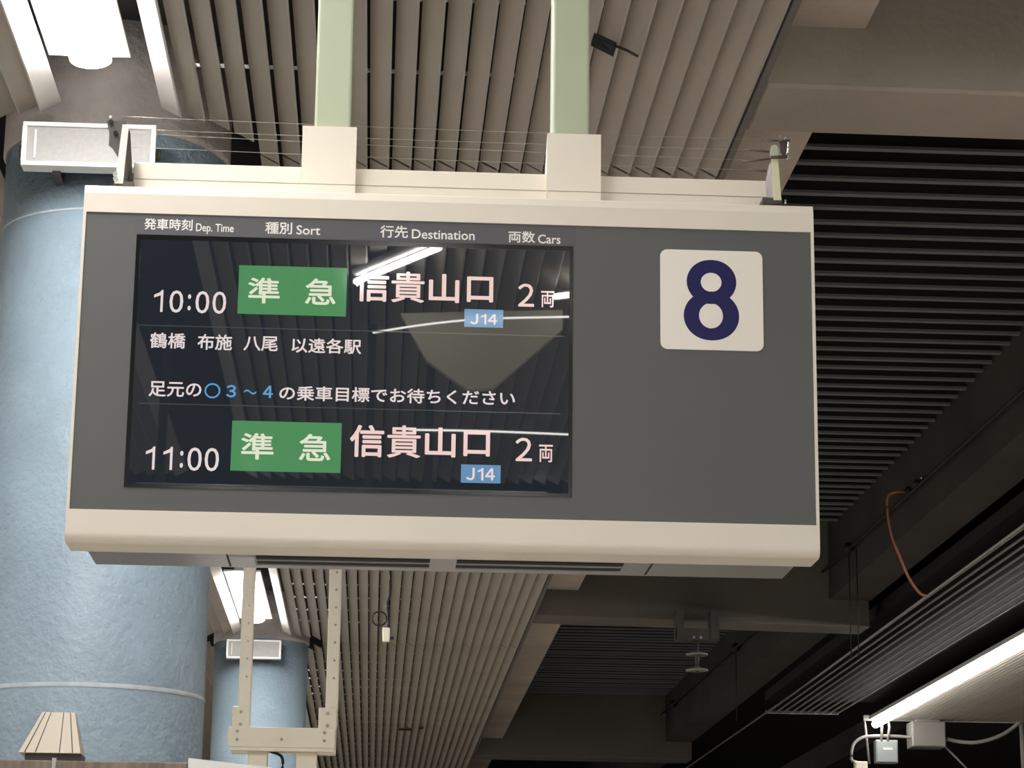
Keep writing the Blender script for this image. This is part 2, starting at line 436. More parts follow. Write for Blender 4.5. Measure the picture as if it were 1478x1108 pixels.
strip_light(-3.35, -4.0, -1.58, 'added unseen white strip light left of and behind the viewer', None, ZF - 0.06)  # added lamp, out of view, to brighten the board's face
for x_, y_, lb in ((0.9, -7.6, 'added unseen white strip light behind the viewer near the platform edge'), (0.9, -11.0, 'added unseen white strip light farthest behind the viewer near the platform edge'), (-0.2, -9.4, 'added unseen white strip light behind the viewer over the middle of the platform')):
    strip_light(x_, y_, y_ + 2.42, lb, None, ZF - 0.06)  # three more lamps added out of view to light the board evenly
# tube light along the opposite platform canopy
t = thing('ceiling_light', 'long glowing white tube light along the beige canopy at lower right', 'light', (1.787 * H, 15, ZF))
xL = 1.787 * H - 0.0
box('carrier', 'white', xL - 0.09, xL + 0.04, -5, 27.55, ZF - 0.03, ZF + 0.01, t)
bm = bmesh.new()
add_tube(bm, [(xL, -5, ZF - 0.07), (xL, 27.6, ZF - 0.07)], 0.045, 14)
finish(bm, 'tube', 'glow_far', t)

# ================================================================== DEPARTURE BOARD
YB = 5.4
SX0, SX1 = -0.7065, 1.0015
ZB, ZT = CZ + 0.988, CZ + 1.832
board = thing('departure_board', 'large cream and grey hanging departure board with black screen and numeral 8', 'sign', (0.15, 5.5, ZB))
# cream shell: profile in (y, z) with rounded lower nose; the front face is cut away for the grey panel
def nose(cy, cz, r, a0, a1, n=8): return [(cy + r * math.cos(a0 + (a1 - a0) * i / n), cz + r * math.sin(a0 + (a1 - a0) * i / n)) for i in range(n + 1)]
PZ0, PZ1 = CZ + 1.0625, CZ + 1.7645
low = [(YB, PZ0)] + nose(YB + 0.021, ZB + 0.021, 0.021, math.pi, 1.5 * math.pi) + [(YB + 0.122, ZB), (YB + 0.122, PZ0)]
prism('lower_shell', 'cream', low, 'x', SX0, SX1, board)
top = [(YB, PZ1), (YB, ZT - 0.021), (YB + 0.005, ZT - 0.006)] + nose(YB + 0.013, ZT - 0.008, 0.008, math.pi, 0.5 * math.pi, 4) + [(YB + 0.245, ZT), (YB + 0.245, PZ1)]
prism('upper_shell', 'cream', top, 'x', SX0, SX1, board)
box('side_shell', 'cream', SX0, -0.6995, YB, YB + 0.245, PZ0, PZ1, board)
box('side_shell', 'cream', 0.9945, SX1, YB, YB + 0.245, PZ0, PZ1, board)
panel = box('front_panel', 'panel_grey', -0.6995, 0.9945, YB + 0.004, YB + 0.23, PZ0, PZ1, board)
SCX0, SCX1, SCZ0, SCZ1 = -0.581, 0.433, CZ + 1.1155, CZ + 1.713
box('header_strip', 'header_grey', SCX0 - 0.004, SCX1 + 0.006, YB + 0.0033, YB + 0.0042, SCZ1 + 0.001, PZ1 - 0.001, panel)
screen = box('screen', 'screen', SCX0, SCX1, YB + 0.0030, YB + 0.02, SCZ0, SCZ1, board)
for (a, b, c, d) in ((SCX0, SCX1, SCZ1 - 0.011, SCZ1), (SCX0, SCX1, SCZ0, SCZ0 + 0.008), (SCX0, SCX0 + 0.010, SCZ0 + 0.008, SCZ1 - 0.011), (SCX1 - 0.008, SCX1, SCZ0 + 0.008, SCZ1 - 0.011)):
    box('bezel_strip', 'bezel', a, b, YB + 0.0022, YB + 0.0031, c, d, screen)

# underside tray with vent slots
TX0, TX1 = -0.668, 0.963
tray = prism('underside_tray', 'tray_grey', [(YB + 0.122, ZB + 0.001), (YB + 0.298, ZB + 0.001), (YB + 0.308, ZB + 0.011), (YB + 0.308, ZT - 0.05), (YB + 0.232, ZT - 0.05), (YB + 0.232, PZ0 - 0.002), (YB + 0.122, PZ0 - 0.002)], 'x', TX0, TX1, board)
for (pxa, pxb) in ((370, 621), (660, 905)):
    for j in range(2):
        y0_ = YB + 0.136 + 0.060 * j
        xa_, xb_ = sight_h(pxa, 806, 0.988).x, sight_h(pxb, 806, 0.988).x
        box('vent_slot', 'black', xa_, xb_, y0_, y0_ + 0.032, ZB - 0.0012, ZB + 0.002, tray)
        box('vent_rail', 'tray_grey', xa_, xb_, y0_ + 0.040, y0_ + 0.045, ZB - 0.003, ZB + 0.001, tray)
for pxa in (328, 945):
    xa_ = sight_h(pxa, 806, 0.988).x
    box('access_seam', 'black', xa_, xa_ + 0.004, YB + 0.130, YB + 0.275, ZB - 0.0008, ZB + 0.002, tray)
box('access_cover', 'tray_grey', sight_h(333, 806, 0.988).x, sight_h(368, 806, 0.988).x, YB + 0.135, YB + 0.265, ZB - 0.003, ZB + 0.002, tray)

# mounting rail, covers and posts
rail = box('mounting_rail', 'cream', -0.612, 0.924, 5.545, 5.60, ZT - 0.02, CZ + 1.940, board, bev=0.003)
box('seam', 'cream_dark', -0.610, 0.922, 5.5438, 5.5462, CZ + 1.8965, CZ + 1.8980, rail)
for (x0_, x1_) in ((-0.2105, -0.0808), (0.3792, 0.5085)):
    p = [(5.515, ZT - 0.012), (5.515, CZ + 2.034), (5.535, CZ + 2.034), (5.66, CZ + 1.90), (5.66, ZT - 0.012)]
    cov = prism('mount_cover', 'cream', p, 'x', x0_, x1_, board)
    box('seam', 'cream_dark', x0_ + 0.001, x1_ - 0.001, 5.5142, 5.516, CZ + 1.8865, CZ + 1.888, cov)
    box('side_seam', 'cream_dark', x0_ - 0.0006, x1_ + 0.0006, 5.5195, 5.5215, ZT - 0.010, CZ + 2.032, cov)
for (x0_, x1_) in ((-0.1835, -0.0965), (0.3925, 0.4825)):
    po = box('hanger_post', 'green_post', x0_, x1_, 5.538, 5.628, CZ + 1.95, ZF + 0.42, board, bev=0.006)

# end brackets with clamps, holding the bird wires
def end_bracket(px_b, py_b, px_t, py_t, side, front_mat):
    Yb = 5.46
    b = sight(px_b, py_b, Yb); tp = sight(px_t, py_t, Yb)
    br = bpy.data.objects.new('wire_bracket', None)
    bm = bmesh.new(); hw = 0.0095
    pts = [(b.x - hw, b.z), (b.x + hw, b.z), (tp.x + hw * 0.8, tp.z), (tp.x - hw * 0.8, tp.z)]
    add_prism(bm, pts, 'y', Yb - 0.002, Yb + 0.003)
    o = finish(bm, 'bracket_flange', front_mat, board)
    # side plate running back, tapering to the top
    xs = lambda z: b.x + (tp.x - b.x) * (z - b.z) / (tp.z - b.z) + side * hw
    bm = bmesh.new()
    zz = [b.z, b.z + (tp.z - b.z) * 0.52, tp.z - 0.012]
    dep = [0.155, 0.155, 0.03]
    front = [(xs(z), Yb + 0.003, z) for z in zz]; back = [(xs(z), Yb + d_, z) for z, d_ in zip(zz, dep)]
    ring = front + back[::-1]
    A = [bm.verts.new(p) for p in ring]; B = [bm.verts.new((p[0] - side * 0.003, p[1], p[2])) for p in ring]
    bm.faces.new(A); bm.faces.new(B[::-1])
    for i in range(6): bm.faces.new((A[i], B[i], B[(i + 1) % 6], A[(i + 1) % 6]))
    finish(bm, 'bracket_plate', 'lilac' if side < 0 else 'dark_metal', o)  # left plate: the shadow on its side is put into the dark colour
    box('bracket_foot', 'dark_metal', min(b.x + side * 0.035, b.x - side * 0.012), max(b.x + side * 0.035, b.x - side * 0.012), Yb - 0.001, Yb + 0.15, b.z - 0.006, b.z + 0.006, o)
    return o, b, tp
brL, bL, tL = end_bracket(171.5, 265, 181.5, 180, 1, 'white')
brR, bR, tR = end_bracket(1122, 289, 1118, 226, -1, 'yellow_white')
# the left clamp: dark plate with two holes and bolts
def clamp(parent, c, s):
    bm = bmesh.new()
    pl = [(-0.026, 0.032), (0.018, 0.034), (0.016, 0.006), (0.012, -0.030), (0.016, -0.060), (0.004, -0.056), (-0.010, -0.034), (-0.018, -0.028), (-0.018, 0.0)]
    add_prism(bm, [(c.x + s * p[0], c.z + p[1]) for p in pl], 'y', c.y + 0.010, c.y + 0.016)
    o = finish(bm, 'wire_clamp', 'dark_metal', parent)
    return o
cL = clamp(brL, Vector((sight(168, 190, 5.45).x, 5.455, sight(168, 190, 5.45).z)), 1)
def hexbolt(name, m_, p, r, parent, l=0.008):
    bm = bmesh.new(); add_tube(bm, [(p.x, p.y - l, p.z), (p.x, p.y, p.z)], r, 6); return finish(bm, name, m_, parent)
for (a, b_) in ((160.5, 176), (167, 192)):
    q = sight(a, b_, 5.462); lathe_o = hexbolt('bolt_hole', 'black', q, 0.006, brL, 0.003)
hexbolt('bolt', 'chrome', sight(160, 170, 5.43), 0.004, brL)
for (a, b_) in ((166.5, 252), (167, 259)): hexbolt('bolt', 'chrome', sight(a, b_, 5.45), 0.006, brL)
# the right clamp: rounded cap, U-bolt and arms
q = sight(1117.5, 214, 5.45)
bm = bmesh.new(); add_prism(bm, [(q.x + 0.0095 * math.cos(a), q.z - 0.002 + 0.010 * math.sin(a)) for a in [math.pi * i / 10 for i in range(11)]] + [(q.x - 0.0095, q.z - 0.022), (q.x + 0.0095, q.z - 0.022)], 'y', 5.447, 5.453)
finish(bm, 'bracket_cap', 'green_post', brR)
ub = [sight(1124, 203, 5.45), sight(1140, 203, 5.45), sight(1137, 215, 5.45), sight(1136, 226, 5.45), sight(1112, 227, 5.45)]
tube('clamp_arm', 'dark_metal', ub[:2], 0.0035, brR, 8)
tube('u_bolt', 'chrome', spline([ub[1] + Vector((-0.004, 0, 0.002)), ub[2], ub[3]], 4), 0.002, brR, 8)
tube('clamp_arm', 'dark_metal', [ub[3], ub[4]], 0.0042, brR, 8)
q = sight(1130, 213, 5.46); prism('clamp_plate', 'dark_metal', [(q.x - 0.009, q.z + 0.016), (q.x + 0.016, q.z + 0.016), (q.x + 0.004, q.z - 0.024), (q.x - 0.006, q.z - 0.012)], 'y', 5.458, 5.464, brR)
for (a, b_) in ((1126, 198), (1134, 199), (1136, 223), (1137.5, 229)): hexbolt('bolt', 'chrome', sight(a, b_, 5.445), 0.0033, brR, 0.005)
hexbolt('bolt', 'chrome', sight(1133.5, 290, 5.45), 0.003, brR, 0.004)
tube('pin', 'chrome', [sight(1133.5, 294, 5.46), sight(1133.5, 288, 5.46)], 0.0025, brR, 8)
# wire stubs at the right and thin wires across
for (a, b_, c_, d_) in ((1101, 202, 1124, 203), (1075, 216, 1111, 219), (1072, 234, 1112, 229), (1080, 245, 1106, 247)):
    tube('wire_holder', 'dark_metal', [sight(a, b_, 5.49), sight(c_, d_, 5.46)], 0.0024, brR, 8)
for (ya, yb) in ((168, 202), (186, 217), (192, 232), (212, 246)):
    A_ = sight(183 if ya != 168 else 174, ya, 5.645); B_ = sight(1108 if yb != 202 else 1120, yb, 5.645)
    mid = (A_ + B_) / 2 - Vector((0, 0, 0.004))
    tube('bird_wire', 'wire', spline([A_, mid, B_], 8), 0.0006, board, 6)

# ---- writing -------------------------------------------------------------
def px_rect(x0, y0, x1, y1, slope):
    """tight box measured in the photo (with the lettering's slope) -> rectangle on the board's face"""
    Yp = YB
    hpx = (y1 - y0) - slope * (x1 - x0)
    cx, cy = (x0 + x1) / 2, (y0 + y1) / 2
    L = sight(x0, cy, Yp).x; R_ = sight(x1, cy, Yp).x
    T = sight(cx, cy - hpx / 2, Yp).z; B = sight(cx, cy + hpx / 2, Yp).z
    return L, R_, B, T

def text(name, s, rect, m_, y, parent, off=0.0, ex=0.0006):
    cu = bpy.data.curves.new('t', 'FONT'); cu.body = s; cu.size = 1.0; cu.resolution_u = 3
    ob = bpy.data.objects.new('t', cu); C.objects.link(ob)
    dg = bpy.context.evaluated_depsgraph_get(); dg.update()
    me = bpy.data.meshes.new_from_object(ob.evaluated_get(dg))
    bpy.data.objects.remove(ob); bpy.data.curves.remove(cu)
    V = [v.co.copy() for v in me.vertices]; F = [list(p.vertices) for p in me.polygons]
    bpy.data.meshes.remove(me)
    x0, x1 = min(v.x for v in V), max(v.x for v in V); y0, y1 = min(v.y for v in V), max(v.y for v in V)
    L, R_, B, T = rect
    e = off                                  # stroke growth, metres
    sx = (R_ - L - 2 * e) / (x1 - x0); sz = (T - B - 2 * e) / (y1 - y0)
    nv, nf = [], []
    sh = [(0, 0)] if e <= 0 else [(e * math.cos(k * math.pi / 4), e * math.sin(k * math.pi / 4)) for k in range(8)]
    for i, (dx, dz) in enumerate(sh):
        base = len(nv)
        nv += [(L + e + (v.x - x0) * sx + dx, y - ex - i * 0.000004, B + e + (v.y - y0) * sz + dz) for v in V]
        nf += [[base + k for k in f] for f in F]
    me = bpy.data.meshes.new(name); me.from_pydata(nv, [], nf)
    return link(name, me, m_, parent)

def glyphs(name, seq, rect, m_, y, parent, off):
    """seq: (character, u0, u1, v0, v1) fractions of the rectangle"""
    L, R_, B, T_ = rect
    for ch, u0, u1, v0, v1 in seq:
        if ch == '１':           # plain figure one without a foot
            xa, xb = L + (R_ - L) * u0, L + (R_ - L) * u1; hh = T_ - B
            st = 0.105 * hh if hh > 0.03 else 0.17 * hh
            P = [(xb, B), (xb, T_), (xb - st * 0.75, T_), (xb - st * 1.3, T_ - hh * 0.10), (xa, T_ - hh * 0.22), (xa, T_ - hh * 0.345), (xb - st, T_ - hh * 0.235), (xb - st, B)]
            prism(name, m_, P, 'y', y - 0.0006, y, parent)
            continue
        text(name, ch, (L + (R_ - L) * u0, L + (R_ - L) * u1, B + (T_ - B) * v0, B + (T_ - B) * v1), m_, y, parent, off)
TIME10 = [('１', 0.0, 0.125, 0, 1), ('０', 0.215, 0.405, -0.02, 1.0), (':', 0.468, 0.512, 0.10, 0.84), ('０', 0.575, 0.765, -0.02, 1.0), ('０', 0.810, 1.0, -0.02, 1.0)]
TIME11 = [('１', 0.0, 0.125, 0, 1), ('１', 0.240, 0.365, 0, 1), (':', 0.468, 0.512, 0.10, 0.84), ('０', 0.570, 0.765, -0.02, 1.0), ('０', 0.805, 1.0, -0.02, 1.0)]
J14 = [('Ｊ', 0.0, 0.30, -0.01, 1), ('１', 0.40, 0.60, 0, 1), ('４', 0.66, 1.0, 0, 1)]

S1, S2 = 0.0285, 0.0225
yh = YB + 0.0033
for s, r_, o_ in (('発車時刻', (208, 314, 278, 332.5), 0.0005), ('Dep. Time', (282.7, 321.5, 337.2, 338.2), 0.0003), ('種別', (382.8, 319.3, 421.6, 337.7), 0.0005),
              ('Sort', (427.8, 324.3, 462.4, 338.8), 0.0004), ('行先', (548.8, 324.2, 588.9, 343.2), 0.0005), ('Destination', (594.4, 330, 685.3, 346.2), 0.0004),
              ('両数', (734, 332.3, 772.4, 350.3), 0.0005), ('Cars', (776.6, 337.6, 809.2, 351.5), 0.0004)):
    text('header_lettering', s, px_rect(*r_, S1), 'print_white', yh, panel, o_)
ys1 = YB + 0.0031
def T(s, r_, m_, off=0.0, slope=S1, name='display_text'): return text(name, s, px_rect(*r_, slope), m_, ys1 - 0.0004, screen, off)
def patch(name, m_, tl, tr, bl, br):
    L = (sight(*tl, YB).x + sight(*bl, YB).x) / 2; R_ = (sight(*tr, YB).x + sight(*br, YB).x) / 2
    t_ = (sight(*tl, YB).z + sight(*tr, YB).z) / 2; b_ = (sight(*bl, YB).z + sight(*br, YB).z) / 2
    return box(name, m_, L, R_, YB + 0.0026, YB + 0.0032, b_, t_, screen)
patch('green_field', 't_green', (345.2, 381.4), (501.2, 386.9), (342.7, 451.6), (499.2, 456.6))
patch('green_field', 't_green', (335.2, 606.2), (493.7, 610.2), (332.2, 678.2), (491, 682.4))
patch('blue_field', 't_blue', (670.5, 445.2), (726.6, 446.8), (670.2, 471), (726.2, 472.4))
patch('blue_field', 't_blue', (665.6, 669.4), (722.8, 671), (665.2, 695.6), (722.4, 697.2))
ys1 = YB + 0.0027
big = [('準', (358, 399.6, 404, 438), 't_cream', 0.0010), ('急', (440.4, 401, 484.7, 440), 't_cream', 0.0010),
       ('信', (512.5, 389.2, 561.4, 435.6), 't_pink', 0.0016), ('貴', (565, 391, 612.7, 437), 't_pink', 0.0011), ('山', (619, 394.3, 663, 437), 't_pink', 0.0016), ('口', (674, 398.4, 712, 436.3), 't_pink', 0.0016),
       ('２', (747.8, 408.6, 771, 442.4), 't_pink', 0.0007), ('両', (781, 419.4, 800, 443.4), 't_pink', 0.0004)]
for s, r_, m_, o_ in big: T(s, r_, m_, o_)
glyphs('display_text', J14, px_rect(678.5, 452, 717.8, 468.2, S1), 't_white', ys1, screen, 0.0008)
glyphs('display_text', TIME10, px_rect(222, 417.6, 326.5, 452.2, S1), 't_white', ys1, screen, 0.0009)
for s, r_ in (('鶴橋', (216.3, 479, 267.6, 503)), ('布施', (285, 481.3, 335, 505.3)), ('八尾', (351.5, 484, 401, 506.8)), ('以遠各駅', (420.8, 486.5, 521.5, 511))):
    T(s, r_, 't_white', 0.0006)
T('足元の', (214.6, 549.3, 290.7, 573.3), 't_white', 0.0006, 0.026); T('３', (326.5, 555, 340.7, 573.2), 't_cyan', 0.0008, 0.026)
T('４', (379.5, 556, 394, 574.2), 't_cyan', 0.0008, 0.026)
T('の乗車目標でお待ちください', (403, 555.5, 743.5, 585.5), 't_white', 0.0006, 0.0255)
for s, r_, m_, o_ in (('準', (347.8, 624, 395, 663.4), 't_cream', 0.0010), ('急', (431.6, 625.4, 477.2, 665.4), 't_cream', 0.0010),
       ('信', (505, 612.2, 554.4, 659.8), 't_pink', 0.0016), ('貴', (558.9, 613, 607, 661), 't_pink', 0.0011), ('山', (613.4, 616, 657.7, 659.8), 't_pink', 0.0016), ('口', (669, 621, 707.3, 658.6), 't_pink', 0.0016),
       ('２', (744, 631, 768, 665.4), 't_pink', 0.0007), ('両', (778, 641.2, 798, 666.8), 't_pink', 0.0004)):
    T(s, r_, m_, o_, S2)
glyphs('display_text', J14, px_rect(672.7, 674.5, 714.5, 693, S2), 't_white', ys1, screen, 0.0008)
glyphs('display_text', TIME11, px_rect(210, 643.6, 316, 679.2, S2), 't_white', ys1, screen, 0.0009)
# blue ring and wave dash drawn as outlines
def annulus(name, c, rx, rz, ix, iz, m_, y, parent, ex=0.0006, icx=0, icz=0, n=48):
    bm = bmesh.new(); F = []
    for yy_ in (y - ex, y):
        o_ = [bm.verts.new((c[0] + rx * math.cos(2 * math.pi * k / n), yy_, c[1] + rz * math.sin(2 * math.pi * k / n))) for k in range(n)]
        i_ = [bm.verts.new((c[0] + icx + ix * math.cos(2 * math.pi * k / n), yy_, c[1] + icz + iz * math.sin(2 * math.pi * k / n))) for k in range(n)]
        F.append((o_, i_))
    for k in range(n):
        j = (k + 1) % n
        bm.faces.new((F[0][0][k], F[0][0][j], F[0][1][j], F[0][1][k])); bm.faces.new((F[1][0][k], F[1][1][k], F[1][1][j], F[1][0][j]))
        bm.faces.new((F[0][0][k], F[1][0][k], F[1][0][j], F[0][0][j])); bm.faces.new((F[0][1][k], F[0][1][j], F[1][1][j], F[1][1][k]))
    return finish(bm, name, m_, parent)
q = sight(306.5, 563.3, YB)
annulus('blue_ring', (q.x, q.z), 0.0180, 0.0178, 0.0143, 0.0141, 't_cyan', ys1, screen)
pts = []
for k in range(17):
    u = k / 16; q = sight(352 + 18 * u, 565.2 - 2.4 * math.sin(2 * math.pi * u), YB); pts.append((q.x, q.z))
bm = bmesh.new(); tk = 0.0019
A = [bm.verts.new((p[0], ys1 - 0.0006, p[1] + tk)) for p in pts]; B = [bm.verts.new((p[0], ys1 - 0.0006, p[1] - tk)) for p in pts]
for k in range(16): bm.faces.new((A[k], A[k + 1], B[k + 1], B[k]))
bmesh.ops.solidify(bm, geom=list(bm.faces), thickness=0.0005)
finish(bm, 'wave_dash', 't_cyan', screen)
for (xa_, ya_, xb_, yb_) in ((200, 466, 815, 487), (200, 581, 809, 596.5), (196, 696, 790, 710)):
    a = sight(xa_, ya_, YB); b = sight(xb_, yb_, YB)
    z_ = (a.z + b.z) / 2
    box('divider_line', 't_line', a.x, b.x, YB + 0.0025, YB + 0.0030, z_ - 0.0012, z_ + 0.0012, screen)

# platform number plate
bm = bmesh.new()
X0, X1, Z0, Z1, rr = 0.638, 0.879, CZ + 1.471, CZ + 1.713, 0.017
pl = []
for (cx_, cz_, a0) in ((X1 - rr, Z1 - rr, 0), (X0 + rr, Z1 - rr, math.pi / 2), (X0 + rr, Z0 + rr, math.pi), (X1 - rr, Z0 + rr, 1.5 * math.pi)):
    pl += [(cx_ + rr * math.cos(a0 + math.pi / 2 * i / 8), cz_ + rr * math.sin(a0 + math.pi / 2 * i / 8)) for i in range(9)]
add_prism(bm, pl, 'y', YB + 0.0015, YB + 0.006)
plate = finish(bm, 'number_plate', 'plate_white', board); plate['label'] = 'white rounded square plate'
def ell(cx_, cy_, wpx, hpx):
    q_ = sight(cx_, cy_, YB); return (q_.x, q_.z), (sight(cx_ + wpx / 2, cy_, YB).x - sight(cx_ - wpx / 2, cy_, YB).x) / 2, (sight(cx_, cy_ - hpx / 2, YB).z - sight(cx_, cy_ + hpx / 2, YB).z) / 2
def rings8():
    bm = bmesh.new(); n = 56; ey = YB + 0.0009
    for (oc, orx, orz), (ic, irx, irz), dy in ((ell(1027, 406.5, 71.5, 63.5), ell(1026.5, 407, 30, 27.5), 0.0), (ell(1027, 455.5, 80, 70.5), ell(1026.3, 455.3, 34.5, 36.5), 0.00008)):
        rows = []
        for yy_ in (ey + dy, YB + 0.0016):
            o_ = [bm.verts.new((oc[0] + orx * abs(math.cos(t_)) ** 0.94 * (1 if math.cos(t_) > 0 else -1), yy_, oc[1] + orz * math.sin(t_))) for t_ in [2 * math.pi * (k + .5) / n for k in range(n)]]
            i_ = [bm.verts.new((ic[0] + irx * math.cos(t_), yy_, ic[1] + irz * math.sin(t_))) for t_ in [2 * math.pi * (k + .5) / n for k in range(n)]]
            rows.append((o_, i_))
        for k in range(n):
            j = (k + 1) % n
            bm.faces.new((rows[0][0][k], rows[0][0][j], rows[0][1][j], rows[0][1][k]))
            bm.faces.new((rows[0][0][k], rows[1][0][k], rows[1][0][j], rows[0][0][j])); bm.faces.new((rows[0][1][k], rows[0][1][j], rows[1][1][j], rows[1][1][k]))
    return finish(bm, 'numeral', 'navy', plate)
rings8()

# ================================================================== IVORY HANGING FRAME (in front of the far column)
YF = 15.0
fr = thing('hanging_gantry', 'ivory steel hanging frame of two drilled posts and a crossbar below the board', 'frame', (-0.57, YF, CZ + 1.3))
for (x0_, x1_) in ((-0.846, -0.768), (-0.310, -0.232)):
    p_ = box('post', 'ivory', x0_, x1_, YF - 0.03, YF + 0.03, CZ + 1.62, ZF + 0.42, fr, bev=0.008)
    for k in range(14):
        z_ = CZ + 1.92 + 0.11 * k; xm = (x0_ + x1_) / 2 + 0.008
        bm = bmesh.new(); add_tube(bm, [(xm, YF - 0.032, z_), (xm, YF - 0.029, z_)], 0.008, 8); finish(bm, 'bolt_hole', 'bolt', p_)
for (x0_, x1_) in ((-0.878, -0.770), (-0.350, -0.238)):
    p_ = box('corner_bracket', 'ivory', x0_, x1_, YF - 0.055, YF + 0.04, CZ + 1.45, CZ + 1.735, fr, bev=0.006)
    for z_ in (CZ + 1.70, CZ + 1.625):
        bm = bmesh.new(); add_tube(bm, [((x0_ + x1_) / 2, YF - 0.060, z_), ((x0_ + x1_) / 2, YF - 0.054, z_)], 0.011, 6); finish(bm, 'bolt', 'bolt', p_)
bar = box('crossbar', 'ivory', -0.896, -0.244, YF - 0.075, YF - 0.056, CZ + 1.485, CZ + 1.608, fr, bev=0.004)
for xx in (-0.84, -0.57, -0.31):
    for z_ in ((CZ + 1.535,) if xx == -0.57 else (CZ + 1.53, CZ + 1.58)):
        bm = bmesh.new(); add_tube(bm, [(xx, YF - 0.081, z_), (xx, YF - 0.074, z_)], 0.010, 6); finish(bm, 'bolt', 'bolt', bar)
box('bottom_flange', 'ivory', -0.88, -0.25, YF - 0.07, YF + 0.10, CZ + 1.465, CZ + 1.484, fr)
for (x0_, x1_) in ((-0.775, -0.655), (-0.480, -0.352)):
    box('leg', 'ivory', x0_, x1_, YF - 0.03, YF + 0.09, CZ + 1.15, CZ + 1.466, fr, bev=0.006)
tube('cable', 'cable_black', spline([(-0.64, YF, CZ + 1.47), (-0.565, YF, CZ + 1.43), (-0.57, YF, CZ + 1.30), (-0.60, YF, CZ + 1.1)], 6), 0.009, fr, 8)
# white lit edge of a hanging notice below and a brown board
tn = thing('hanging_sign', 'white end of a hanging notice at the bottom edge, right of the near column', 'sign', (-0.47, 8, CZ + 0.6))
prism('notice_box', 'white', [(-0.598, CZ + 0.42), (-0.598, CZ + 0.748), (-0.33, CZ + 0.722), (-0.33, CZ + 0.42)], 'y', 7.9, 8.1, tn)
box('lower_rim', 'cream_dark', -0.600, -0.328, 7.895, 8.105, CZ + 0.40, CZ + 0.42, tn)
tb = thing('notice_board', 'brown streaked board edge across the bottom of the near blue column', 'board', (-0.92, 8.0, CZ + 0.5))
box('board_panel', 'brown', -1.7, -0.605, 7.96, 8.0, CZ + 0.42, CZ + 0.738, tb, bev=0.003)
box('metal_clip', 'chrome', sight(78, 1102, 7.95).x - 0.006, sight(78, 1102, 7.95).x + 0.006, 7.945, 7.96, CZ + 0.71, CZ + 0.745, tb)
box('lower_rim', 'dark_metal', -1.7, -0.605, 7.955, 8.005, CZ + 0.40, CZ + 0.42, tb)

# ================================================================== SMALL THINGS
# cable tag with coiled ring hung from the fins
YT = 17.6
q = sight(557.5, 916, YT)
t = thing('cable_tag', 'small cream tag box on a cable with a black coil under the ceiling fins', 'tag', q)
box('tag_box', 'ivory', q.x - 0.028, q.x + 0.028, YT - 0.02, YT + 0.02, q.z - 0.052, q.z + 0.052, t, bev=0.008)
box('tag_clip', 'cable_black', q.x + 0.028, q.x + 0.055, YT - 0.01, YT + 0.01, q.z - 0.032, q.z - 0.012, t)
A_ = sight(560, 903, YT); tube('cable', 'cable_black', spline([A_ - Vector((0, 0, 0.02)), sight(561, 890, YT), sight(559, 872, YT), sight(563, 850, YT), (sight(563, 840, YT).x, YT, ZF + 0.05)], 5), 0.010, t, 8)
qr = sight(547.5, 892.5, YT)
bm = bmesh.new(); add_tube(bm, [(qr.x + 0.052 * math.cos(a), YT, qr.z + 0.052 * math.sin(a)) for a in [2 * math.pi * k / 32 for k in range(33)]], 0.006, 8)
finish(bm, 'cable_coil', 'cable_black', t)
# dark clips on far fins
for i, (a, b_, w_) in enumerate(((585, 1051, 0.16), (608, 1049, 0.05))):
    q = sight_h(a, b_, H)
    o = box('fin_clip', 'cable_black', q.x - w_ / 2, q.x + w_ / 2, q.y, q.y + 0.12, ZF - 0.012, ZF - 0.002)
    tag(o, ('wide' if i == 0 else 'short') + ' black clip across the far ceiling fins near the bottom edge', 'clip')
# sprung black bracket on the fins right of the second post
q = sight_h(873, 68, H - 0.02)
t = thing('loose_bracket', 'small black folded bracket stuck to the ceiling fins right of the right post', 'bracket', q)
bm = bmesh.new()
P = [sight_h(853, 66, H - 0.035), sight_h(858, 51, H - 0.01), sight_h(890, 66, H - 0.01), sight_h(885, 82, H - 0.05)]
A = [bm.verts.new(p) for p in P]; B = [bm.verts.new(p + Vector((0, 0, 0.012))) for p in P]
bm.faces.new(A); bm.faces.new(B[::-1])
for i in range(4): bm.faces.new((A[i], B[i], B[(i + 1) % 4], A[(i + 1) % 4]))
finish(bm, 'bracket_plate', 'cable_black', t)
tube('bracket_wire', 'cable_black', [sight_h(888, 66, H - 0.012), sight_h(906, 73, H - 0.010), sight_h(920, 81, H - 0.008)], 0.005, t, 8)

# cable along the right edge beam with clamps, and the orange lead
XW = XR0 - 0.06
def onx(px, py, X):
    v = Rm.transposed() @ Vector(((px - 739) / FPX, -(py - 554) / FPX, -1.0)); v = v * (X / v.x); return Vector((v.x, v.y, v.z + CZ))
pts = [onx(1478 + 40, 528, XW), onx(1473, 567, XW), onx(1335, 692, XW), onx(1225, 792, XW), onx(1062, 934, XW), onx(972, 1015, XW), onx(905, 1075, XW)]
t = thing('overhead_cable', 'thin black cable with round clamps running along the right concrete beam', 'cable', pts[3])
tube('cable', 'cable_black', pts, 0.012, t, 8)
for (a, b_, r_) in ((1225, 790, 0.045), (1062, 934, 0.05), (972, 1015, 0.05), (1311, 707, 0.028), (1324, 697, 0.028)):
    q = onx(a, b_, XW); bm = bmesh.new(); bmesh.ops.create_uvsphere(bm, u_segments=14, v_segments=8, radius=r_, matrix=Matrix.Translation(q)); finish(bm, 'cable_clamp', 'cable_black', t, smooth=True)
q = onx(1330.5, 689, XW); bm = bmesh.new(); bmesh.ops.create_uvsphere(bm, u_segments=10, v_segments=6, radius=0.011, matrix=Matrix.Translation(q)); finish(bm, 'clamp_bolt', 'chrome', t, smooth=True)
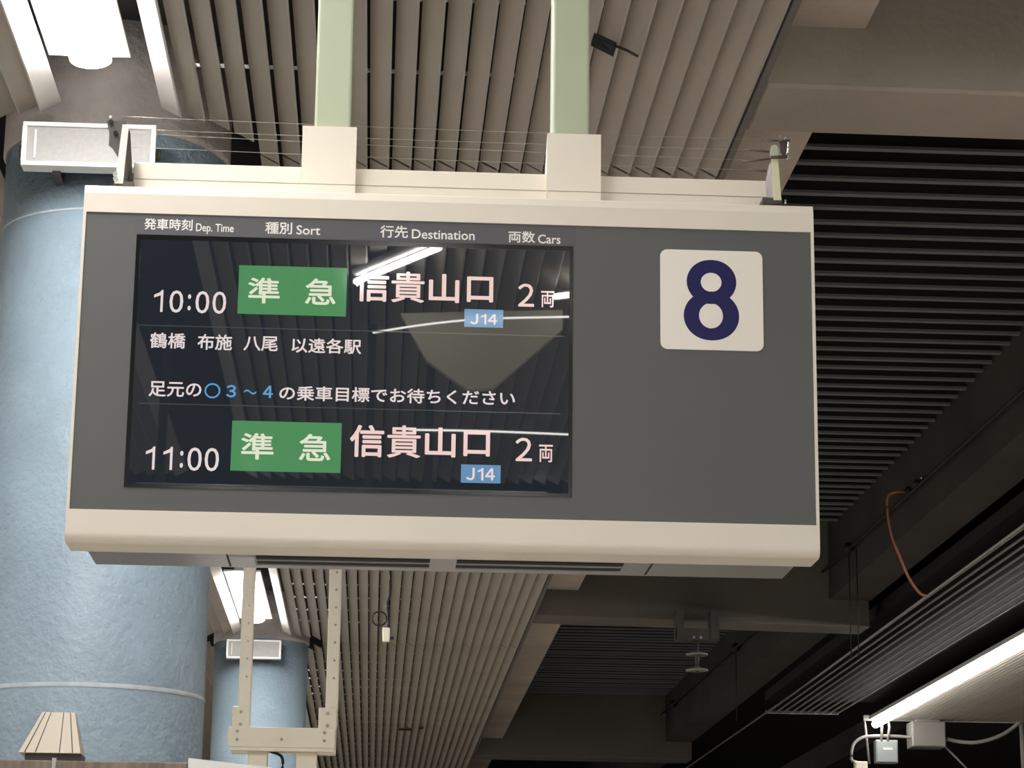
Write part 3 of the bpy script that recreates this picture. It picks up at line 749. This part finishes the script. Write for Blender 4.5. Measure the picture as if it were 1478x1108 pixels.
for (a, b_, L_) in ((1225, 792, 0.9), (1236, 792, 0.9), (1062, 934, 0.8)):
    q = onx(a, b_, XW); tube('drop_rod', 'cable_black', [q, q - Vector((0, 0, L_))], 0.0045, t, 6)
YC = onx(1311, 708, XW).y
pl = [onx(1310, 709, XW)] + [sight(a, b_, YC - 0.05) for a, b_ in ((1296, 709.5), (1285, 713), (1281, 722), (1282, 745), (1288, 775), (1300, 806), (1312, 834), (1327, 855), (1339, 861))]
tag(tube('orange_lead', 'copper', spline(pl, 5), 0.010, None, 8), 'orange brown lead dangling from the cable clamp on the right beam', 'cable')
# contact wire beside the louvred strip
a = sight_h(1478, 757, H - 0.05); b = sight_h(1148, 999, H - 0.05); c_ = sight_h(985, 1112, H - 0.05)
tag(tube('contact_wire', 'wire', [a, b, c_], 0.010, None, 8), 'straight bare metal wire descending along the left edge of the louvred canopy', 'wire')

# bracket with two insulator discs under the second cross beam
YI = 20.42
t = thing('insulator_hanger', 'U-shaped dark bracket with two round insulator discs under the far cross beam', 'insulator', sight(1006, 930, YI))
L_, R_ = sight(977, 900, YI), sight(1038, 903, YI)
zt = ZF + 0.06
zb = sight(1006, 921, YI).z
box('bracket_arm', 'dark_metal', L_.x, L_.x + 0.06, YI, YI + 0.21, zb, zt, t)
box('bracket_arm', 'dark_metal', R_.x - 0.07, R_.x, YI, YI + 0.21, zb, zt, t)
box('bracket_plate', 'dark_metal', L_.x, R_.x, YI + 0.01, YI + 0.10, zb - 0.01, zb + 0.09, t)
cx_ = sight(1007, 945, YI).x
for k, (py_) in enumerate((943, 966)):
    z_ = sight(1007, py_, YI).z
    lathe('insulator_disc', 'porcelain', [(0.02, z_ + 0.035), (0.035, z_ + 0.022), (0.095, z_ + 0.006), (0.095, z_ - 0.006), (0.03, z_ - 0.004)], cx_, YI + 0.05, t, 28)
tube('stem', 'dark_metal', [(cx_, YI + 0.05, zb), (cx_, YI + 0.05, sight(1007, 968, YI).z)], 0.018, t, 10)
for dx in (-0.03, 0.03): hexbolt('bolt', 'chrome', Vector((cx_ + dx, YI + 0.01, zb + 0.01)), 0.014, t, 0.012)

# junction boxes and conduits at the end of the opposite canopy
YJ = 27.45
def jbox(name, x0p, y0p, x1p, y1p, m_, label, Y=YJ, d=0.14, bev=0.012):
    a = sight(x0p, y0p, Y); b = sight(x1p, y1p, Y)
    t_ = thing(name, label, 'junction box', ((a.x + b.x) / 2, Y, min(a.z, b.z)))
    box('box_body', m_, a.x, b.x, Y, Y + d, b.z, a.z, t_, bev)
    box('box_lid', m_, a.x + 0.012, b.x - 0.012, Y - 0.012, Y, b.z + 0.012, a.z - 0.012, t_, 0.004)
    return t_, a, b
j1, a, b = jbox('junction_box', 1264, 1067, 1297, 1101, 'grey_box', 'grey green junction box with a pale mark hanging under the tube light')
box('white_mark', 'white', a.x + 0.08, a.x + 0.19, YJ - 0.016, YJ - 0.012, (a.z + b.z) / 2 + 0.015, (a.z + b.z) / 2 + 0.04, j1)
for px_ in (1272, 1281):
    q = sight(px_, 1066, YJ); tube('conduit', 'conduit', [q - Vector((0, 0, 0.03)), sight(px_ + (1 if px_ < 1275 else 3), 1050, YJ), (sight(px_ + 2, 1040, YJ).x, YJ + 0.03, ZF - 0.03)], 0.016, j1, 8)
j2, a, b = jbox('junction_box', 1316, 1040, 1366, 1078, 'grey_box2', 'wide dull grey box hanging from the end of the beige canopy', d=0.3)
box('box_neck', 'grey_box2', a.x + 0.06, b.x - 0.06, YJ + 0.03, YJ + 0.28, a.z - 0.02, ZF + 0.02, j2)
j3, a, b = jbox('junction_box', 1234, 1098, 1253, 1118, 'ivory', 'small ivory junction box at the bottom edge left of the grey green one', d=0.10, bev=0.008)
tag(tube('conduit_pipe', 'conduit', spline([sight(1237, 1100, YJ + 0.05), sight(1229, 1095, YJ + 0.05), sight(1232, 1074, YJ + 0.05), sight(1245, 1064, YJ + 0.05), sight(1262, 1062, YJ + 0.05), sight(1290, 1062, YJ + 0.05), sight(1316, 1064, YJ + 0.05)], 6), 0.018, None, 8),
    'grey flexible conduit looping from the ivory box to the wide grey box', 'conduit')
tag(tube('conduit_pipe', 'conduit', spline([sight(1366, 1066, YJ + 0.1), sight(1385, 1070, YJ + 0.1), sight(1410, 1071, YJ + 0.1), sight(1440, 1063, YJ + 0.1), sight(1462, 1050, YJ + 0.1), sight(1476, 1037, YJ + 0.1)], 6), 0.022, None, 8),
    'grey conduit sagging from the wide grey box to the right edge', 'conduit')
tag(tube('support_rod', 'conduit', [sight(1248, 1040, YJ + 0.15), sight(1255, 1102, YJ + 0.15)], 0.014, None, 8), 'thin pale rod slanting down from the end of the tube light', 'rod')
tag(tube('support_rod', 'conduit', [sight(1364, 1077, YJ + 0.2), sight(1400, 1113, YJ + 0.2)], 0.012, None, 8), 'thin pale rod slanting down right from the wide grey box', 'rod')
tag(tube('support_rod', 'conduit', [sight(1474, 1040, YJ + 0.3), sight(1478, 1115, YJ + 0.3)], 0.03, None, 8), 'upright grey pipe at the lower right edge', 'pipe')

# ================================================================== BEHIND THE VIEWER (added fill lights, then things mirrored in the screen)
M['fill_glow'] = mat('fill_glow_face', (0.8, 0.8, 0.8), 0.4, emit=(1.0, 0.96, 0.90), estr=9.0)  # glow of the added boxes that brighten the board
for i, (x_, lb) in enumerate(((0.2, 'added light box with a bright glowing face behind the viewer, left one'), (1.35, 'added light box with a bright glowing face behind the viewer, right one'))):
    t = thing('fill_light', lb, 'fill light', (x_ + 0.5, -3.0, 0))  # unseen machine-shaped light box, added to light the board from the front
    box('light_box', 'grey_box', x_, x_ + 1.05, -3.7, -3.0, 0.0, 1.95, t, 0.01)
    box('fill_face', 'fill_glow', x_ + 0.05, x_ + 1.0, -3.0, -2.985, 0.62, 1.88, t)
    box('tray', 'black', x_ + 0.25, x_ + 0.8, -3.0, -2.98, 0.2, 0.42, t)  # dark inset on the added box

def mirror_pt(px, py, d):        # a place whose reflection in the screen plane appears at (px,py)
    v = sight(px, py, d); return Vector((v.x, 2 * (YB + 0.003) - v.y, v.z))
t = thing('ceiling_light', 'slanted fluorescent batten overhead behind the viewer', 'light', mirror_pt(575, 378, 10.6))
a = mirror_pt(634, 357, 9.75); b = mirror_pt(514, 406, 10.6)
tube('tube', 'glow', [a, b], 0.014, t, 10)
tube('batten', 'white', [a + Vector((0, 0, 0.05)), b + Vector((0, 0, 0.05))], 0.025, t, 8)
M['glow_dim'] = mat('lit_train_cornice', (0.8, 0.8, 0.8), 0.5, emit=(1, 0.97, 0.92), estr=7.0)
YM = 10.6
for pa in (((538, 480), (615, 468), (700, 460), (825, 457)), ((590, 620), (700, 622), (825, 627))):
    o = tube('light_line', 'glow_dim', spline([mirror_pt(p[0], p[1], YM) for p in pa], 4), 0.0045, None, 8)
    tag(o, 'thin lit cornice line behind the viewer, ' + ('upper' if pa[0][1] < 500 else 'lower'), 'light')
a = mirror_pt(800, 428, YM); b = mirror_pt(832, 424, YM); tag(tube('light_line', 'glow', [a, b], 0.013, None, 8), 'short lit tube behind the viewer at the right', 'light')
M['khaki'] = mat('khaki_gusset', (0.88, 0.84, 0.62), 0.7)
P = [mirror_pt(a_, b_, 10.85) for a_, b_ in ((578, 452), (812, 447), (812, 475), (712, 560), (676, 562), (616, 520))]
bm = bmesh.new(); add_prism(bm, [(p.x, p.z) for p in P], 'y', P[0].y - 0.05, P[0].y)
tag(finish(bm, 'gusset_panel', 'khaki'), 'khaki tapering panel hung behind the viewer', 'panel')
for px_ in (622, 537, 240):
    q = mirror_pt(px_, 500, 11.4)
    o = box('support_post', 'dark_metal', q.x - 0.02, q.x + 0.02, q.y - 0.04, q.y, 0.0, ZF - 0.01)
    tag(o, 'slim dark post behind the viewer, mirrored in the %s of the screen' % {622: 'right half', 537: 'middle', 240: 'left end'}[px_], 'post')
